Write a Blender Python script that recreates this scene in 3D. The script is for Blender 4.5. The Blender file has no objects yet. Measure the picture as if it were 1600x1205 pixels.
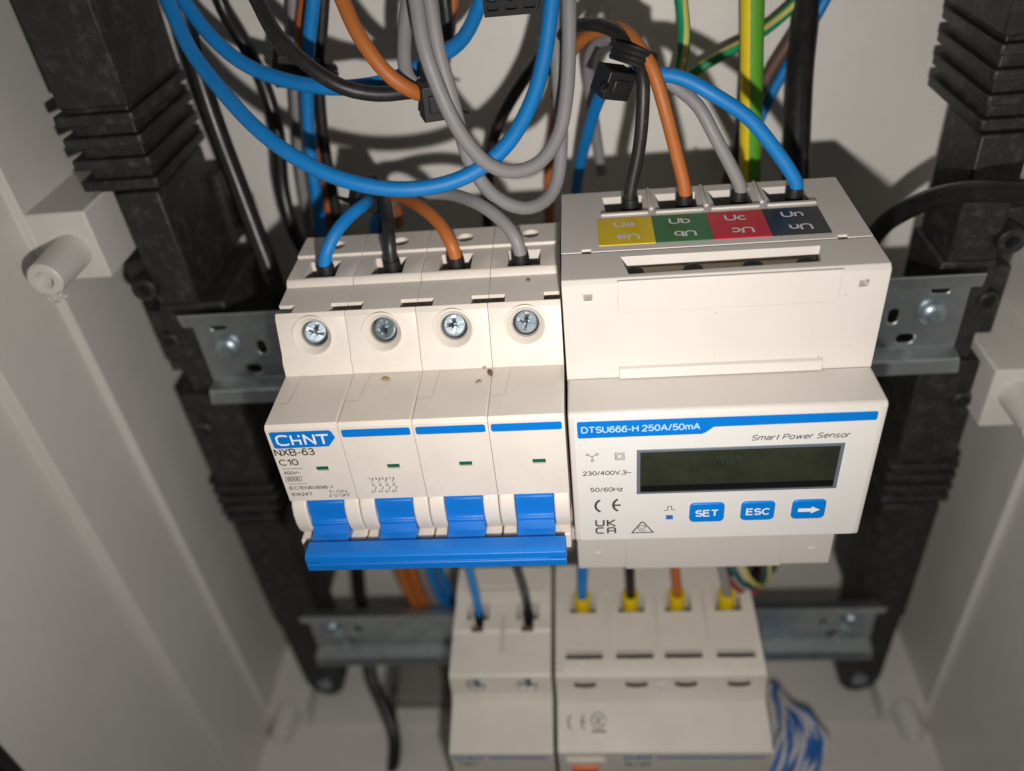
import bpy, bmesh, math, random
from mathutils import Vector, Matrix
random.seed(11)
S = bpy.context.scene
MM = 0.001                      # everything is laid out in millimetres and scaled to metres at the end

# ------------------------------------------------------------------ camera
CAM = Vector((77.762, -206.545, 143.703))
RT = Vector((0.99476236, 0.0472738, -0.0906258)); UP = Vector((0.04293585, 0.61135192, 0.79019324)); FW = Vector((-0.0927597, 0.78994558, -0.60612013))
FPX = 1277.53
cd = bpy.data.cameras.new('camera'); cam = bpy.data.objects.new('camera', cd); S.collection.objects.link(cam)
cam.matrix_world = Matrix(((RT.x, UP.x, -FW.x, CAM.x*MM), (RT.y, UP.y, -FW.y, CAM.y*MM), (RT.z, UP.z, -FW.z, CAM.z*MM), (0, 0, 0, 1)))
cd.sensor_width = 36.0; cd.lens = 36.0*FPX/1600.0; cd.clip_start = 0.005; cd.clip_end = 20.0
cd.dof.use_dof = True; cd.dof.focus_distance = (Vector((74, -57, 12))-CAM).dot(FW)*MM; cd.dof.aperture_fstop = 7.0
S.camera = cam
# ------------------------------------------------------------------ dim surroundings and the phone's flash
W = bpy.data.worlds.new('World'); S.world = W; W.use_nodes = True
W.node_tree.nodes['Background'].inputs[0].default_value = (0.9, 0.95, 1.0, 1)
W.node_tree.nodes['Background'].inputs[1].default_value = 0.032
LIGHT = Vector((85, -205, 98))
ld = bpy.data.lights.new('phone_flash', 'AREA'); ld.shape = 'DISK'; ld.size = 0.006; ld.energy = 0.305; ld.color = (1.0, 0.945, 0.885); ld.spread = math.radians(150)
lo = bpy.data.objects.new('phone_flash', ld); S.collection.objects.link(lo); lo.location = LIGHT*MM
lo.rotation_euler = (Vector((76, 0, 8))-LIGHT).to_track_quat('-Z', 'Y').to_euler()
S.view_settings.view_transform = 'Standard'; S.view_settings.look = 'None'; S.view_settings.exposure = 0.0; S.view_settings.gamma = 1.0
S.render.engine = 'CYCLES'; S.cycles.max_bounces = 8; S.cycles.diffuse_bounces = 5

def at(px, py, Y):              # the point of the photograph's pixel (px, py) at depth Y
    d = FW+RT*((px-800)/FPX)-UP*((py-602.5)/FPX)
    return CAM+d*((Y-CAM.y)/d.y)

# ------------------------------------------------------------------ materials
def new_mat(name, col, rough=0.5, metal=0.0, bump=0.0, bscale=3.0, mottle=0.0, mscale=0.3, dust=0.0, spec=0.5, dustcol=(0.35, 0.31, 0.25), specks=0.0, coat=0.0):
    m = bpy.data.materials.new(name); m.use_nodes = True; nt = m.node_tree; b = nt.nodes['Principled BSDF']
    b.inputs['Roughness'].default_value = rough; b.inputs['Metallic'].default_value = metal
    b.inputs['Specular IOR Level'].default_value = spec; b.inputs['Coat Weight'].default_value = coat
    tc = nt.nodes.new('ShaderNodeTexCoord'); mp = nt.nodes.new('ShaderNodeMapping'); mp.inputs['Scale'].default_value = (1000, 1000, 1000)
    nt.links.new(tc.outputs['Object'], mp.inputs['Vector'])
    def noise(sc, det=4, ro=0.55):
        n = nt.nodes.new('ShaderNodeTexNoise'); n.inputs['Scale'].default_value = sc; n.inputs['Detail'].default_value = det; n.inputs['Roughness'].default_value = ro
        nt.links.new(mp.outputs['Vector'], n.inputs['Vector']); return n
    def ramp(src, a, bb):
        r = nt.nodes.new('ShaderNodeMapRange'); r.inputs['From Min'].default_value = a; r.inputs['From Max'].default_value = bb
        nt.links.new(src, r.inputs['Value']); return r.outputs['Result']
    def mix(fac, a, c2):
        x = nt.nodes.new('ShaderNodeMix'); x.data_type = 'RGBA'
        nt.links.new(fac, x.inputs[0])
        if isinstance(a, tuple): x.inputs[6].default_value = (*a, 1)
        else: nt.links.new(a, x.inputs[6])
        x.inputs[7].default_value = (*c2, 1); return x.outputs[2]
    cur = None
    if mottle:
        n = noise(mscale, 5); cur = mix(ramp(n.outputs['Fac'], 0.35, 0.65), tuple(col), tuple(c*(1-mottle) for c in col))
        rr = nt.nodes.new('ShaderNodeMapRange'); rr.inputs['To Min'].default_value = rough*0.85; rr.inputs['To Max'].default_value = min(1, rough*1.25)
        nt.links.new(n.outputs['Fac'], rr.inputs['Value']); nt.links.new(rr.outputs['Result'], b.inputs['Roughness'])
    if dust:
        n = noise(0.22, 12, 0.82); f = ramp(n.outputs['Fac'], 0.5, 0.74)
        mu = nt.nodes.new('ShaderNodeMath'); mu.operation = 'MULTIPLY'; mu.inputs[1].default_value = dust; nt.links.new(f, mu.inputs[0])
        cur = mix(mu.outputs[0], cur if cur else tuple(col), dustcol)
    if specks:
        n = noise(1.1, 3, 0.6); f = ramp(n.outputs['Fac'], 0.735-0.02*specks, 0.76)
        mu = nt.nodes.new('ShaderNodeMath'); mu.operation = 'MULTIPLY'; mu.inputs[1].default_value = 0.75; nt.links.new(f, mu.inputs[0])
        cur = mix(mu.outputs[0], cur if cur else tuple(col), (0.16, 0.12, 0.08))
    if cur: nt.links.new(cur, b.inputs['Base Color'])
    else: b.inputs['Base Color'].default_value = (*col, 1)
    if bump:
        n = noise(bscale, 3); bp = nt.nodes.new('ShaderNodeBump'); bp.inputs['Strength'].default_value = bump; bp.inputs['Distance'].default_value = 0.00012
        nt.links.new(n.outputs['Fac'], bp.inputs['Height']); nt.links.new(bp.outputs['Normal'], b.inputs['Normal'])
    return m
M = {}
M['white'] = new_mat('ivory_plastic', (0.74, 0.68, 0.615), 0.42, bump=0.10, bscale=6, mottle=0.05, mscale=0.08, specks=1.5, dust=0.22, dustcol=(0.52, 0.44, 0.35))
M['meter'] = new_mat('white_plastic', (0.65, 0.61, 0.57), 0.42, bump=0.10, bscale=6, mottle=0.04, mscale=0.06, specks=0.6)
M['film'] = new_mat('label_film', (0.70, 0.69, 0.67), 0.28, mottle=0.02, mscale=0.1)
M['grey_white'] = new_mat('greyish_plastic', (0.74, 0.695, 0.62), 0.5, bump=0.08, bscale=4, mottle=0.06, mscale=0.1, specks=0.6)
M['cabinet'] = new_mat('cabinet_grey', (0.745, 0.725, 0.685), 0.46, bump=0.06, bscale=2.0, mottle=0.07, mscale=0.02, dust=0.12, specks=0.2)
M['plate'] = new_mat('gland_grey', (0.27, 0.25, 0.235), 0.6, mottle=0.15, mscale=0.05)
M['black'] = new_mat('black_plastic', (0.022, 0.022, 0.023), 0.5, bump=0.25, bscale=5, mottle=0.3, mscale=0.1, dust=0.6, dustcol=(0.16, 0.15, 0.13))
M['tie'] = new_mat('black_nylon', (0.010, 0.010, 0.011), 0.5, bump=0.2, bscale=3)
M['zinc'] = new_mat('zinc_plate', (0.60, 0.66, 0.68), 0.38, 1.0, bump=0.12, bscale=1.5, mottle=0.22, mscale=0.16)
M['clamp'] = new_mat('clamp_metal', (0.42, 0.42, 0.40), 0.4, 0.3)
M['screw'] = new_mat('bright_screw', (0.42, 0.50, 0.56), 0.38, 0.85, bump=0.25, bscale=2.5, mottle=0.15, mscale=0.8)
M['blue'] = new_mat('blue_plastic', (0.003, 0.17, 0.62), 0.36, bump=0.55, bscale=7, mottle=0.08, mscale=0.3)
M['blue_print'] = new_mat('blue_print', (0.0, 0.17, 0.60), 0.4)
M['button'] = new_mat('button_blue', (0.0, 0.19, 0.66), 0.35)
M['ink'] = new_mat('dark_ink', (0.05, 0.05, 0.052), 0.5)
M['white_ink'] = new_mat('white_ink', (0.82, 0.82, 0.82), 0.5)
M['pale_ink'] = new_mat('pale_ink', (0.42, 0.66, 0.86), 0.5)
M['grey_ink'] = new_mat('silver_ink', (0.72, 0.72, 0.72), 0.5)
M['block'] = new_mat('block_black', (0.012, 0.012, 0.013), 0.6, spec=0.2)
M['green'] = new_mat('green_flag', (0.0, 0.10, 0.055), 0.35)
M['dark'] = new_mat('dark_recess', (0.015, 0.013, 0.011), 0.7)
M['brown_slot_shade'] = new_mat('brown_slot_shade', (0.10, 0.075, 0.05), 0.6)
M['meter_recess_shade'] = new_mat('meter_recess_shade', (0.40, 0.33, 0.25), 0.6)
M['copper'] = new_mat('copper', (0.30, 0.18, 0.10), 0.5, 0.6)
M['lcd'] = new_mat('lcd_glass', (0.032, 0.036, 0.023), 0.22, mottle=0.35, mscale=0.12)
M['lcd_dark'] = new_mat('lcd_reflection', (0.006, 0.007, 0.006), 0.25)
M['lcd_frame'] = new_mat('lcd_frame', (0.13, 0.15, 0.19), 0.4)
M['smudge'] = new_mat('grease', (0.065, 0.07, 0.055), 0.5)
M['lab_yellow'] = new_mat('label_yellow', (0.74, 0.53, 0.0), 0.32)
M['lab_green'] = new_mat('label_green', (0.015, 0.16, 0.05), 0.32)
M['lab_red'] = new_mat('label_red', (0.58, 0.008, 0.035), 0.32)
M['lab_black'] = new_mat('label_black', (0.012, 0.015, 0.022), 0.32, specks=0.5)
M['orange_btn'] = new_mat('test_button', (0.8, 0.18, 0.06), 0.4)
M['yellow'] = new_mat('ferrule_yellow', (0.75, 0.55, 0.0), 0.4)
M['husk'] = new_mat('husk', (0.40, 0.27, 0.12), 0.6)
M['dirt'] = new_mat('dirt', (0.16, 0.085, 0.045), 0.8)
M['dirt2'] = new_mat('grit', (0.30, 0.25, 0.18), 0.8)
M['burr'] = new_mat('plastic_burr', (0.72, 0.70, 0.66), 0.5)
def wmat(n, c, r=0.5, mo=0.06): M[n] = new_mat(n, c, r, mottle=mo, mscale=0.15, bump=0.18, bscale=1.2, dust=0.10, dustcol=(0.30, 0.28, 0.25))
wmat('w_blue', (0.0, 0.20, 0.57)); wmat('w_orange', (0.44, 0.13, 0.025)); wmat('w_grey', (0.25, 0.245, 0.25)); wmat('w_black', (0.014, 0.013, 0.013), 0.42)
wmat('w_green', (0.0, 0.26, 0.10)); wmat('w_yellow', (0.85, 0.66, 0.02)); wmat('w_paleyellow', (0.55, 0.50, 0.13)); wmat('w_green2', (0.10, 0.36, 0.02)); wmat('w_brown', (0.13, 0.075, 0.055)); wmat('w_red', (0.34, 0.025, 0.045)); wmat('w_white', (0.72, 0.72, 0.74)); wmat('w_coilblue', (0.02, 0.17, 0.55)); wmat('w_teal', (0.02, 0.10, 0.10))
wmat('w_cable', (0.012, 0.012, 0.013), 0.33)

# ------------------------------------------------------------------ object helpers
COL = S.collection
def thing(name, label, cat, loc, group=None):
    o = bpy.data.objects.new(name, None); COL.objects.link(o); o.location = loc; o.empty_display_size = 0.01
    o['label'] = label; o['category'] = cat
    if group: o['group'] = group
    return o
def tag(o, label, cat, group=None):
    o['label'] = label; o['category'] = cat
    if group: o['group'] = group
    return o
class MB:
    def __init__(self): self.bm = bmesh.new()
    def box(self, x0, x1, y0, y1, z0, z1):
        vs = [self.bm.verts.new((x, y, z)) for x in (x0, x1) for y in (y0, y1) for z in (z0, z1)]
        for f in ((0, 1, 3, 2), (4, 6, 7, 5), (0, 4, 5, 1), (2, 3, 7, 6), (0, 2, 6, 4), (1, 5, 7, 3)): self.bm.faces.new([vs[i] for i in f])
        return self
    def prism(self, prof, a0, a1, axis='x'):
        n = len(prof)
        def mk(p, a): return (a, p[0], p[1]) if axis == 'x' else ((p[0], a, p[1]) if axis == 'y' else (p[0], p[1], a))
        A = [self.bm.verts.new(mk(p, a0)) for p in prof]; B = [self.bm.verts.new(mk(p, a1)) for p in prof]
        self.bm.faces.new(A); self.bm.faces.new(B[::-1])
        for i in range(n): self.bm.faces.new([A[i], B[i], B[(i+1) % n], A[(i+1) % n]])
        return self
    def lathe(self, prof, c, ax, n=24):      # prof: (radius, distance along the axis)
        ax = Vector(ax).normalized(); c = Vector(c); t = ax.orthogonal().normalized(); b = ax.cross(t)
        rings = []
        for r, h in prof:
            if r < 1e-6: rings.append([self.bm.verts.new(c+ax*h)])
            else: rings.append([self.bm.verts.new(c+ax*h+t*(r*math.cos(2*math.pi*k/n))+b*(r*math.sin(2*math.pi*k/n))) for k in range(n)])
        for R0, R1 in zip(rings, rings[1:]):
            for k in range(n):
                k2 = (k+1) % n
                if len(R0) == 1: self.bm.faces.new([R0[0], R1[k], R1[k2]])
                elif len(R1) == 1: self.bm.faces.new([R0[k], R1[0], R0[k2]])
                else: self.bm.faces.new([R0[k], R1[k], R1[k2], R0[k2]])
        return self
    def cyl(self, c, ax, r, h, n=24): return self.lathe([(0, 0), (r, 0), (r, h), (0, h)], c, ax, n)
    def poly(self, pts):
        self.bm.faces.new([self.bm.verts.new(p) for p in pts]); return self
    def done(self, name='tmp'):
        bmesh.ops.recalc_face_normals(self.bm, faces=self.bm.faces[:]); me = bpy.data.meshes.new(name); self.bm.to_mesh(me); self.bm.free(); return me
    def build(self, name, mat, parent=None, bevel=0.0, seg=2, smooth=None, cuts=None):
        return mkobj(name, self.done(name), mat, parent, bevel, seg, smooth, cuts)
def mkobj(name, me, mat, parent=None, bevel=0.0, seg=2, smooth=None, cuts=None):
    o = bpy.data.objects.new(name, me); COL.objects.link(o)
    if mat is not None and not me.materials: me.materials.append(M[mat] if isinstance(mat, str) else mat)
    if cuts:
        c = bpy.data.objects.new('cutter', cuts.done('cutter')); COL.objects.link(c)
        md = o.modifiers.new('cut', 'BOOLEAN'); md.object = c; md.operation = 'DIFFERENCE'; md.solver = 'EXACT'
        md.use_self = True
        dg = bpy.context.evaluated_depsgraph_get(); nm = bpy.data.meshes.new_from_object(o.evaluated_get(dg))
        o.modifiers.clear(); old = o.data; o.data = nm; nm.name = name; bpy.data.meshes.remove(old)
        cm = c.data; bpy.data.objects.remove(c); bpy.data.meshes.remove(cm)
    if bevel:
        md = o.modifiers.new('edge', 'BEVEL'); md.width = bevel; md.segments = seg; md.limit_method = 'ANGLE'; md.angle_limit = math.radians(28); md.harden_normals = False
    if parent is not None:
        o.parent = parent
        if parent.type == 'EMPTY': o.location = -Vector(parent.location)
    ang = 35 if smooth is None else smooth
    if ang:
        for p in o.data.polygons: p.use_smooth = True
        try: o.data.set_sharp_from_angle(angle=math.radians(ang))
        except Exception: pass
    return o
def copy_tree(o, parent=None):
    c = o.copy(); COL.objects.link(c)
    if parent is not None: c.parent = parent
    for ch in list(o.children): copy_tree(ch, c)
    return c

# flat print: text and strokes lying on a plane facing the viewer (y constant) or facing up (z constant)
def arc(cx, cz, rx, rz, a0, a1, n=14): return [(cx+rx*math.cos(math.radians(a0+(a1-a0)*i/n)), cz+rz*math.sin(math.radians(a0+(a1-a0)*i/n))) for i in range(n+1)]
def ell(cx, cz, rx, rz): return arc(cx, cz, rx, rz, 90, 90+345, 20)+[(cx, cz+rz)]
SIX = [[p for p in arc(.31, .68, .23, .32, 25, 125)]+[(.02, .5), (.01, .32)], ell(.28, .31, .27, .31)]
GLYPH = {
 '0': [ell(.28, .5, .28, .5)], '1': [[(.03, .76), (.26, 1), (.26, 0)]], '2': [arc(.27, .72, .26, .28, 170, -30)+[(0, 0), (.56, 0)]],
 '3': [arc(.26, .75, .24, .25, 160, -80)+[(.16, .52)], arc(.26, .27, .28, .27, 85, -160)], '4': [[(.42, 0), (.42, 1), (0, .3), (.58, .3)]],
 '5': [[(.5, 1), (.11, 1), (.05, .5)]+arc(.27, .32, .28, .32, 125, -150)], '6': SIX, '7': [[(0, 1), (.55, 1), (.2, 0)]],
 '8': [ell(.28, .76, .23, .24), ell(.28, .27, .28, .27)], '9': [[(.56-x, 1-y) for x, y in q] for q in SIX],
 'A': [[(0, 0), (.34, 1), (.68, 0)], [(.12, .34), (.56, .34)]], 'B': [[(0, 0), (0, 1), (.33, 1)]+arc(.33, .76, .24, .24, 85, -85)+[(0, .52)], [(.3, .52)]+arc(.35, .26, .27, .26, 85, -85)+[(0, 0)]],
 'C': [arc(.37, .5, .37, .5, 45, 315)], 'D': [[(0, 0), (0, 1), (.3, 1)]+arc(.3, .5, .38, .5, 85, -85)+[(.3, 0), (0, 0)]], 'E': [[(.56, 1), (0, 1), (0, 0), (.58, 0)], [(0, .53), (.52, .53)]],
 'F': [[(.55, 1), (0, 1), (0, 0)], [(0, .53), (.48, .53)]], 'H': [[(0, 0), (0, 1)], [(.62, 0), (.62, 1)], [(0, .53), (.62, .53)]], 'I': [[(.05, 0), (.05, 1)]], 'L': [[(0, 1), (0, 0), (.52, 0)]],
 'N': [[(0, 0), (0, 1), (.62, 0), (.62, 1)]], 'O': [ell(.39, .5, .39, .5)], 'P': [[(0, 0), (0, 1), (.35, 1)]+arc(.35, .73, .26, .27, 85, -85)+[(0, .46)]],
 'S': [arc(.31, .74, .27, .26, 25, 255)+arc(.31, .26, .3, .26, 75, -155)], 'T': [[(0, 1), (.64, 1)], [(.32, 1), (.32, 0)]], 'U': [[(0, 1), (0, .33)]+arc(.31, .32, .31, .32, 185, 355)+[(.62, .33), (.62, 1)]],
 'V': [[(0, 1), (.33, 0), (.66, 1)]], 'X': [[(0, 0), (.62, 1)], [(.02, 1), (.64, 0)]], 'a': [arc(.24, .5, .21, .22, 165, 10)+[(.45, .4), (.45, 0)], ell(.22, .2, .22, .2)],
 'b': [[(0, 1), (0, 0)], ell(.26, .36, .25, .36)], 'c': [arc(.26, .36, .26, .36, 45, 315)], 'e': [[(.02, .38), (.5, .38)]+arc(.26, .36, .25, .36, 10, 315)], 'm': [[(0, .72), (0, 0)], [(0, .4)]+arc(.19, .5, .19, .22, 160, 0)+[(.38, 0)], [(.38, .4)]+arc(.57, .5, .19, .22, 160, 0)+[(.76, 0)]],
 'n': [[(0, .72), (0, 0)], [(0, .4)]+arc(.23, .48, .22, .24, 155, 0)+[(.45, 0)]], 'o': [ell(.27, .36, .26, .36)], 'r': [[(0, .72), (0, 0)], [(0, .36)]+arc(.22, .45, .21, .26, 160, 65)], 's': [arc(.22, .53, .19, .19, 25, 255)+arc(.22, .18, .21, .18, 75, -155)],
 't': [[(.12, .95), (.12, .12), (.2, 0), (.27, .01)], [(0, .7), (.27, .7)]], 'w': [[(0, .72), (.2, 0), (.38, .7), (.56, 0), (.76, .72)]], 'z': [[(.02, .7), (.45, .7), (0, 0), (.47, 0)]],
 '-': [[(.02, .38), (.33, .38)]], '/': [[(0, -.03), (.3, 1.03)]], '~': [arc(.13, .44, .13, .09, 200, 20)+arc(.41, .46, .13, .09, 200, 360)], ',': [[(.05, .06), (.05, -.05), (0, -.18)]], ' ': []}
def add_text(bm, s, x0, x1, zb, cap, y, shear=0.0, flat=None, flip=False, bold=0.155):
    runs, pen = [], 0.0
    for ch in s:
        g = GLYPH[ch]; w = max([p[0] for q in g for p in q] or [0.22])
        runs += [[(p[0]+pen+shear*p[1], p[1]) for p in q] for q in g]; pen += w+(0.19 if ch != ' ' else 0.1)
    xs = [p[0] for q in runs for p in q]; a, b = min(xs), max(xs); sx = (x1-x0-bold*cap)/(b-a); h = cap*(1-bold)
    for i, q in enumerate(runs):
        pts = [((p[0]-a)*sx+bold*cap/2, p[1]*h+bold*cap/2) for p in q]
        if flip: pts = [((x1-x0)-u, cap-v_) for u, v_ in pts]
        k = len(bm.verts); stroke(bm, [(x0+u, zb+v_) for u, v_ in pts], bold*cap, y-0.0015*i)
        if flat is not None:
            bm.verts.ensure_lookup_table()
            for v_ in bm.verts[k:]: v_.co = Vector((v_.co.x, v_.co.z, flat+0.0015*i))
def tpx(bm, s, p0, p1, cap, Y, **k):      # text from pixel p0 to pixel p1 along its baseline, cap height in mm
    a = at(*p0, Y); b = at(*p1, Y); add_text(bm, s, a.x, b.x, (a.z+b.z)/2, cap, Y, **k)
def stroke(bm, pts, w, y, closed=False):  # poly-line of (x, z) as a ribbon with mitred joints
    P = [Vector(p) for p in pts]; n = len(P); L, R = [], []
    if not closed:                        # a sharp corner is two overlapping strokes
        for i in range(1, n-1):
            if (P[i]-P[i-1]).normalized().dot((P[i+1]-P[i]).normalized()) < -0.1:
                e1 = (P[i]-P[i-1]).normalized()*w*0.3; e2 = (P[i]-P[i+1]).normalized()*w*0.3
                stroke(bm, [tuple(p) for p in P[:i]]+[tuple(P[i]+e1)], w, y); stroke(bm, [tuple(P[i]+e2)]+[tuple(p) for p in P[i+1:]], w, y-0.001); return
    for i in range(n):
        a = P[i-1] if (i > 0 or closed) else None; c = P[(i+1) % n] if (i < n-1 or closed) else None
        d1 = (P[i]-a).normalized() if a is not None else None; d2 = (c-P[i]).normalized() if c is not None else None
        d1 = d1 or d2; d2 = d2 or d1
        n1 = Vector((-d1.y, d1.x)); n2 = Vector((-d2.y, d2.x)); m = (n1+n2)
        m = m/max(0.5, m.length_squared/2) if m.length > 1e-6 else n1
        L.append(bm.verts.new((P[i].x+m.x*w/2, y, P[i].y+m.y*w/2))); R.append(bm.verts.new((P[i].x-m.x*w/2, y, P[i].y-m.y*w/2)))
    for i in range(n if closed else n-1):
        j = (i+1) % n; bm.faces.new([L[i], L[j], R[j], R[i]])
def spx(bm, pts, w, Y, closed=False):
    stroke(bm, [(at(*p, Y).x, at(*p, Y).z) for p in pts], w, Y, closed)
def print_obj(name, bm, mat, parent):     # faces turned towards the viewer / up
    for f in bm.faces:
        f.normal_update()
        if f.normal.y > 0.5 or f.normal.z < -0.5: f.normal_flip()
    me = bpy.data.meshes.new(name); bm.to_mesh(me); bm.free(); return mkobj(name, me, mat, parent, smooth=0)
def rrect(x0, x1, z0, z1, r, n=4):
    pts = []
    for cx, cz, a in ((x1-r, z1-r, 0), (x0+r, z1-r, 90), (x0+r, z0+r, 180), (x1-r, z0+r, 270)):
        for i in range(n+1): t = math.radians(a+90*i/n); pts.append((cx+r*math.cos(t), cz+r*math.sin(t)))
    return pts
def uni(pts):
    pts = [Vector(p) for p in pts]; P = [pts[0]*2-pts[1]]+pts+[pts[-1]*2-pts[-2]]; out = []
    for i in range(1, len(P)-2):
        p0, p1, p2, p3 = P[i-1:i+3]; k = max(3, min(14, int((p2-p1).length/2.2)))
        for j in range(k):
            t = j/k; out.append(0.5*((2*p1)+(p2-p0)*t+(2*p0-5*p1+4*p2-p3)*t*t+(3*p1-p0-3*p2+p3)*t**3))
    out.append(P[-2]); return out
def tube_mesh(name, pts, r, n=14, mats=('w_blue',), pick=None, twist=0.0, phase=0.0, smoothpath=True):
    C = uni(pts) if smoothpath else [Vector(p) for p in pts]
    T = [(C[min(i+1, len(C)-1)]-C[max(i-1, 0)]).normalized() for i in range(len(C))]
    nrm = T[0].orthogonal().normalized()
    ref = Vector((0, -1, 0)); q = ref-T[0]*ref.dot(T[0])
    if q.length > 0.2: nrm = q.normalized()
    V, F, MI = [], [], []
    dist = 0
    for i, c in enumerate(C):
        if i: nrm = (nrm-T[i]*nrm.dot(T[i])).normalized(); dist += (C[i]-C[i-1]).length
        b = T[i].cross(nrm); rr = r if not callable(r) else r(i/(len(C)-1))
        for k in range(n):
            a = 2*math.pi*(k+0.5)/n+phase+twist*dist; V.append(c+nrm*(rr*math.cos(a))+b*(rr*math.sin(a)))
    for i in range(len(C)-1):
        for k in range(n):
            F.append((i*n+k, i*n+(k+1) % n, (i+1)*n+(k+1) % n, (i+1)*n+k)); MI.append(pick(k/n) if pick else 0)
    F.append(tuple(range(n))[::-1]); F.append(tuple((len(C)-1)*n+k for k in range(n))); MI += [0, 0]
    me = bpy.data.meshes.new(name); me.from_pydata([tuple(v) for v in V], [], F)
    for m in mats: me.materials.append(M[m])
    me.polygons.foreach_set('material_index', MI)
    return me
def wire(name, mat, r, pts, label, cat='wire', group=None, **k):
    P = [at(*p) for p in pts]
    o = mkobj(name, tube_mesh(name, P, r, mats=(mat,) if isinstance(mat, str) else mat, **k), None, smooth=60)
    tag(o, label, cat, group); o['pts'] = 0; del o['pts']; return o
def ferrule(w, p, q, r, mat='tie'):
    m = MB(); p = Vector(p); q = Vector(q); h = (q-p).length
    m.lathe([(0, 0), (r, 0), (r*1.04, h*0.9), (r*0.98, h), (r*0.80, h), (0, h*0.8)], p, q-p, 18)
    return m.build('ferrule_sleeve', mat, w, smooth=45)

# ================================================================== THE CABINET
WL, WR, YB, ZF, ZT = -80.0, 220.0, 60.0, -216.0, 330.0
cab = thing('electrical_cabinet', 'pale grey plastic electrical cabinet holding the rails, wires and breakers', 'cabinet', (70, YB, ZF))
m = MB(); m.box(WL-4, WR+4, YB, YB+4, ZF-4, ZT)
m.build('back_panel', 'cabinet', cab, 0.3)
# raised ribs and shallow discs moulded in the back
for a, b, c, d in ((500, 0, 516, 250), (1195, 0, 1212, 270)):
    p = at(a, b, YB); q = at(c, d, YB); MB().box(min(p.x, q.x), min(p.x, q.x)+2.2, YB-0.7, YB-0.05, q.z, p.z+60).build('moulded_rib', 'cabinet', cab, 0.2)
for px, py, r in ((930, 182, 1.3), (925, 22, 1.1), (957, 22, 1.1), (410, 400, 8.0), (708, 60, 1.0)):
    p = at(px, py, YB); MB().lathe([(r, 0.05), (r, 0.6), (r*0.8, 1.0), (0, 1.0)], p, (0, -1, 0), 24).build('moulded_disc', 'cabinet', cab, smooth=30)
for s in (-1, 1):                               # inner wall, lip, draft wall, lip, rim
    w = WL if s < 0 else WR; y2 = -31 if s < 0 else -52
    pts = [(0, YB), (0, 0), (2.5, -0.4), (5.2, y2), (9.0, y2-0.6), (12.5, -92), (16, -92), (16, YB)]
    MB().prism([(w+s*p[0], p[1]) for p in pts], ZF-4, ZT, 'z').build('side_wall', 'cabinet', cab, 0.55, 3)
fl = MB(); fl.prism([(YB, ZF), (0, ZF), (-0.4, ZF-1.9), (-31, ZF-5.5), (-31.6, ZF-8.4), (-92, ZF-12.5), (-92, ZF-16), (YB, ZF-16)], WL-11, WR+11, 'x')
fl.build('floor_panel', 'cabinet', cab, 0.9, 3)
MB().box(WL+0.02, WR-0.02, -90, YB, ZT-4, ZT).build('top_panel', 'cabinet', cab, 0.5)
g = MB(); g.prism([(WL-12.8, -92.1), (WL-12.8, -97), (WL-40, -97), (WL-40, -92.1)], ZF-16, ZT, 'z')
g.build('door_gasket', 'tie', cab, 0.8)
def boss(x0, x1, z0, z1, yf, cx, cz, tip, r=5.0):
    b = MB(); b.box(x0, x1, yf, YB-0.02, z0, z1); o = b.build('mounting_boss', 'cabinet', cab, 0.7, 3)
    c = MB(); c.lathe([(0, 8-tip), (2.2, 8-tip), (2.3, -tip+0.6), (2.9, -tip), (r-0.5, -tip), (r, -tip-(-0.6)), (r+0.35, -yf-0.03), (0, -yf-0.03)][::-1], (cx, 0, cz), (0, -1, 0), 32)
    return o
def screw_post(par, cx, cz, y0, y1, r=5.0):
    L = y0-y1
    MB().lathe([(r+0.3, 0.02), (r, L-0.6), (r-0.6, L), (2.7, L), (2.2, L-0.6), (2.2, L-9), (0, L-9)], (cx, y0, cz), (0, -1, 0), 32).build('screw_post', 'cabinet', par, smooth=40)
for x0, x1, z0, z1, cx, cz, y1 in ((WL-0.5, -62.2, 32, 53.5, -70.2, 41.5, -17), (202, WR+0.5, -40, -17.5, 210.2, -27, -17), (202, WR+0.5, ZF-0.5, -203, 210, -203, -14), (WL-0.5, -62, ZF-0.5, -203, -70, -203, -14)):
    o = MB().box(x0, x1, 0.3, YB-0.02, z0, z1).build('mounting_boss', 'cabinet', cab, 0.7, 3)
    screw_post(o, cx, cz, 0.3, y1)
MB().box(-28, 26, 8, 58, ZF+0.05, ZF+9).build('gland_plate', 'plate', cab, 1.5, 3)
# shaved burr hanging on the upper left post
bm = bmesh.new()
for i in range(46):
    t = random.random(); c = Vector((-66.5-4.5*t+random.uniform(-.6, .6), -17.4+random.uniform(-1.2, .8), 37.3+random.uniform(-1.2, 1.0)-1.2*math.sin(3.14*t)))
    d = [Vector((random.uniform(-1, 1), random.uniform(-1, 1), random.uniform(-1, 1))).normalized()*random.uniform(.3, .9) for _ in range(4)]
    vs = [bm.verts.new(c+x) for x in d]
    for f in ((0, 1, 2), (0, 1, 3), (1, 2, 3), (0, 2, 3)): bm.faces.new([vs[k] for k in f])
bmesh.ops.recalc_face_normals(bm, faces=bm.faces[:]); me = bpy.data.meshes.new('burr'); bm.to_mesh(me); bm.free()
tag(mkobj('plastic_burr', me, 'burr', smooth=0), 'ragged white shaving of plastic on the tip of the left screw post', 'shaving')

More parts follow.
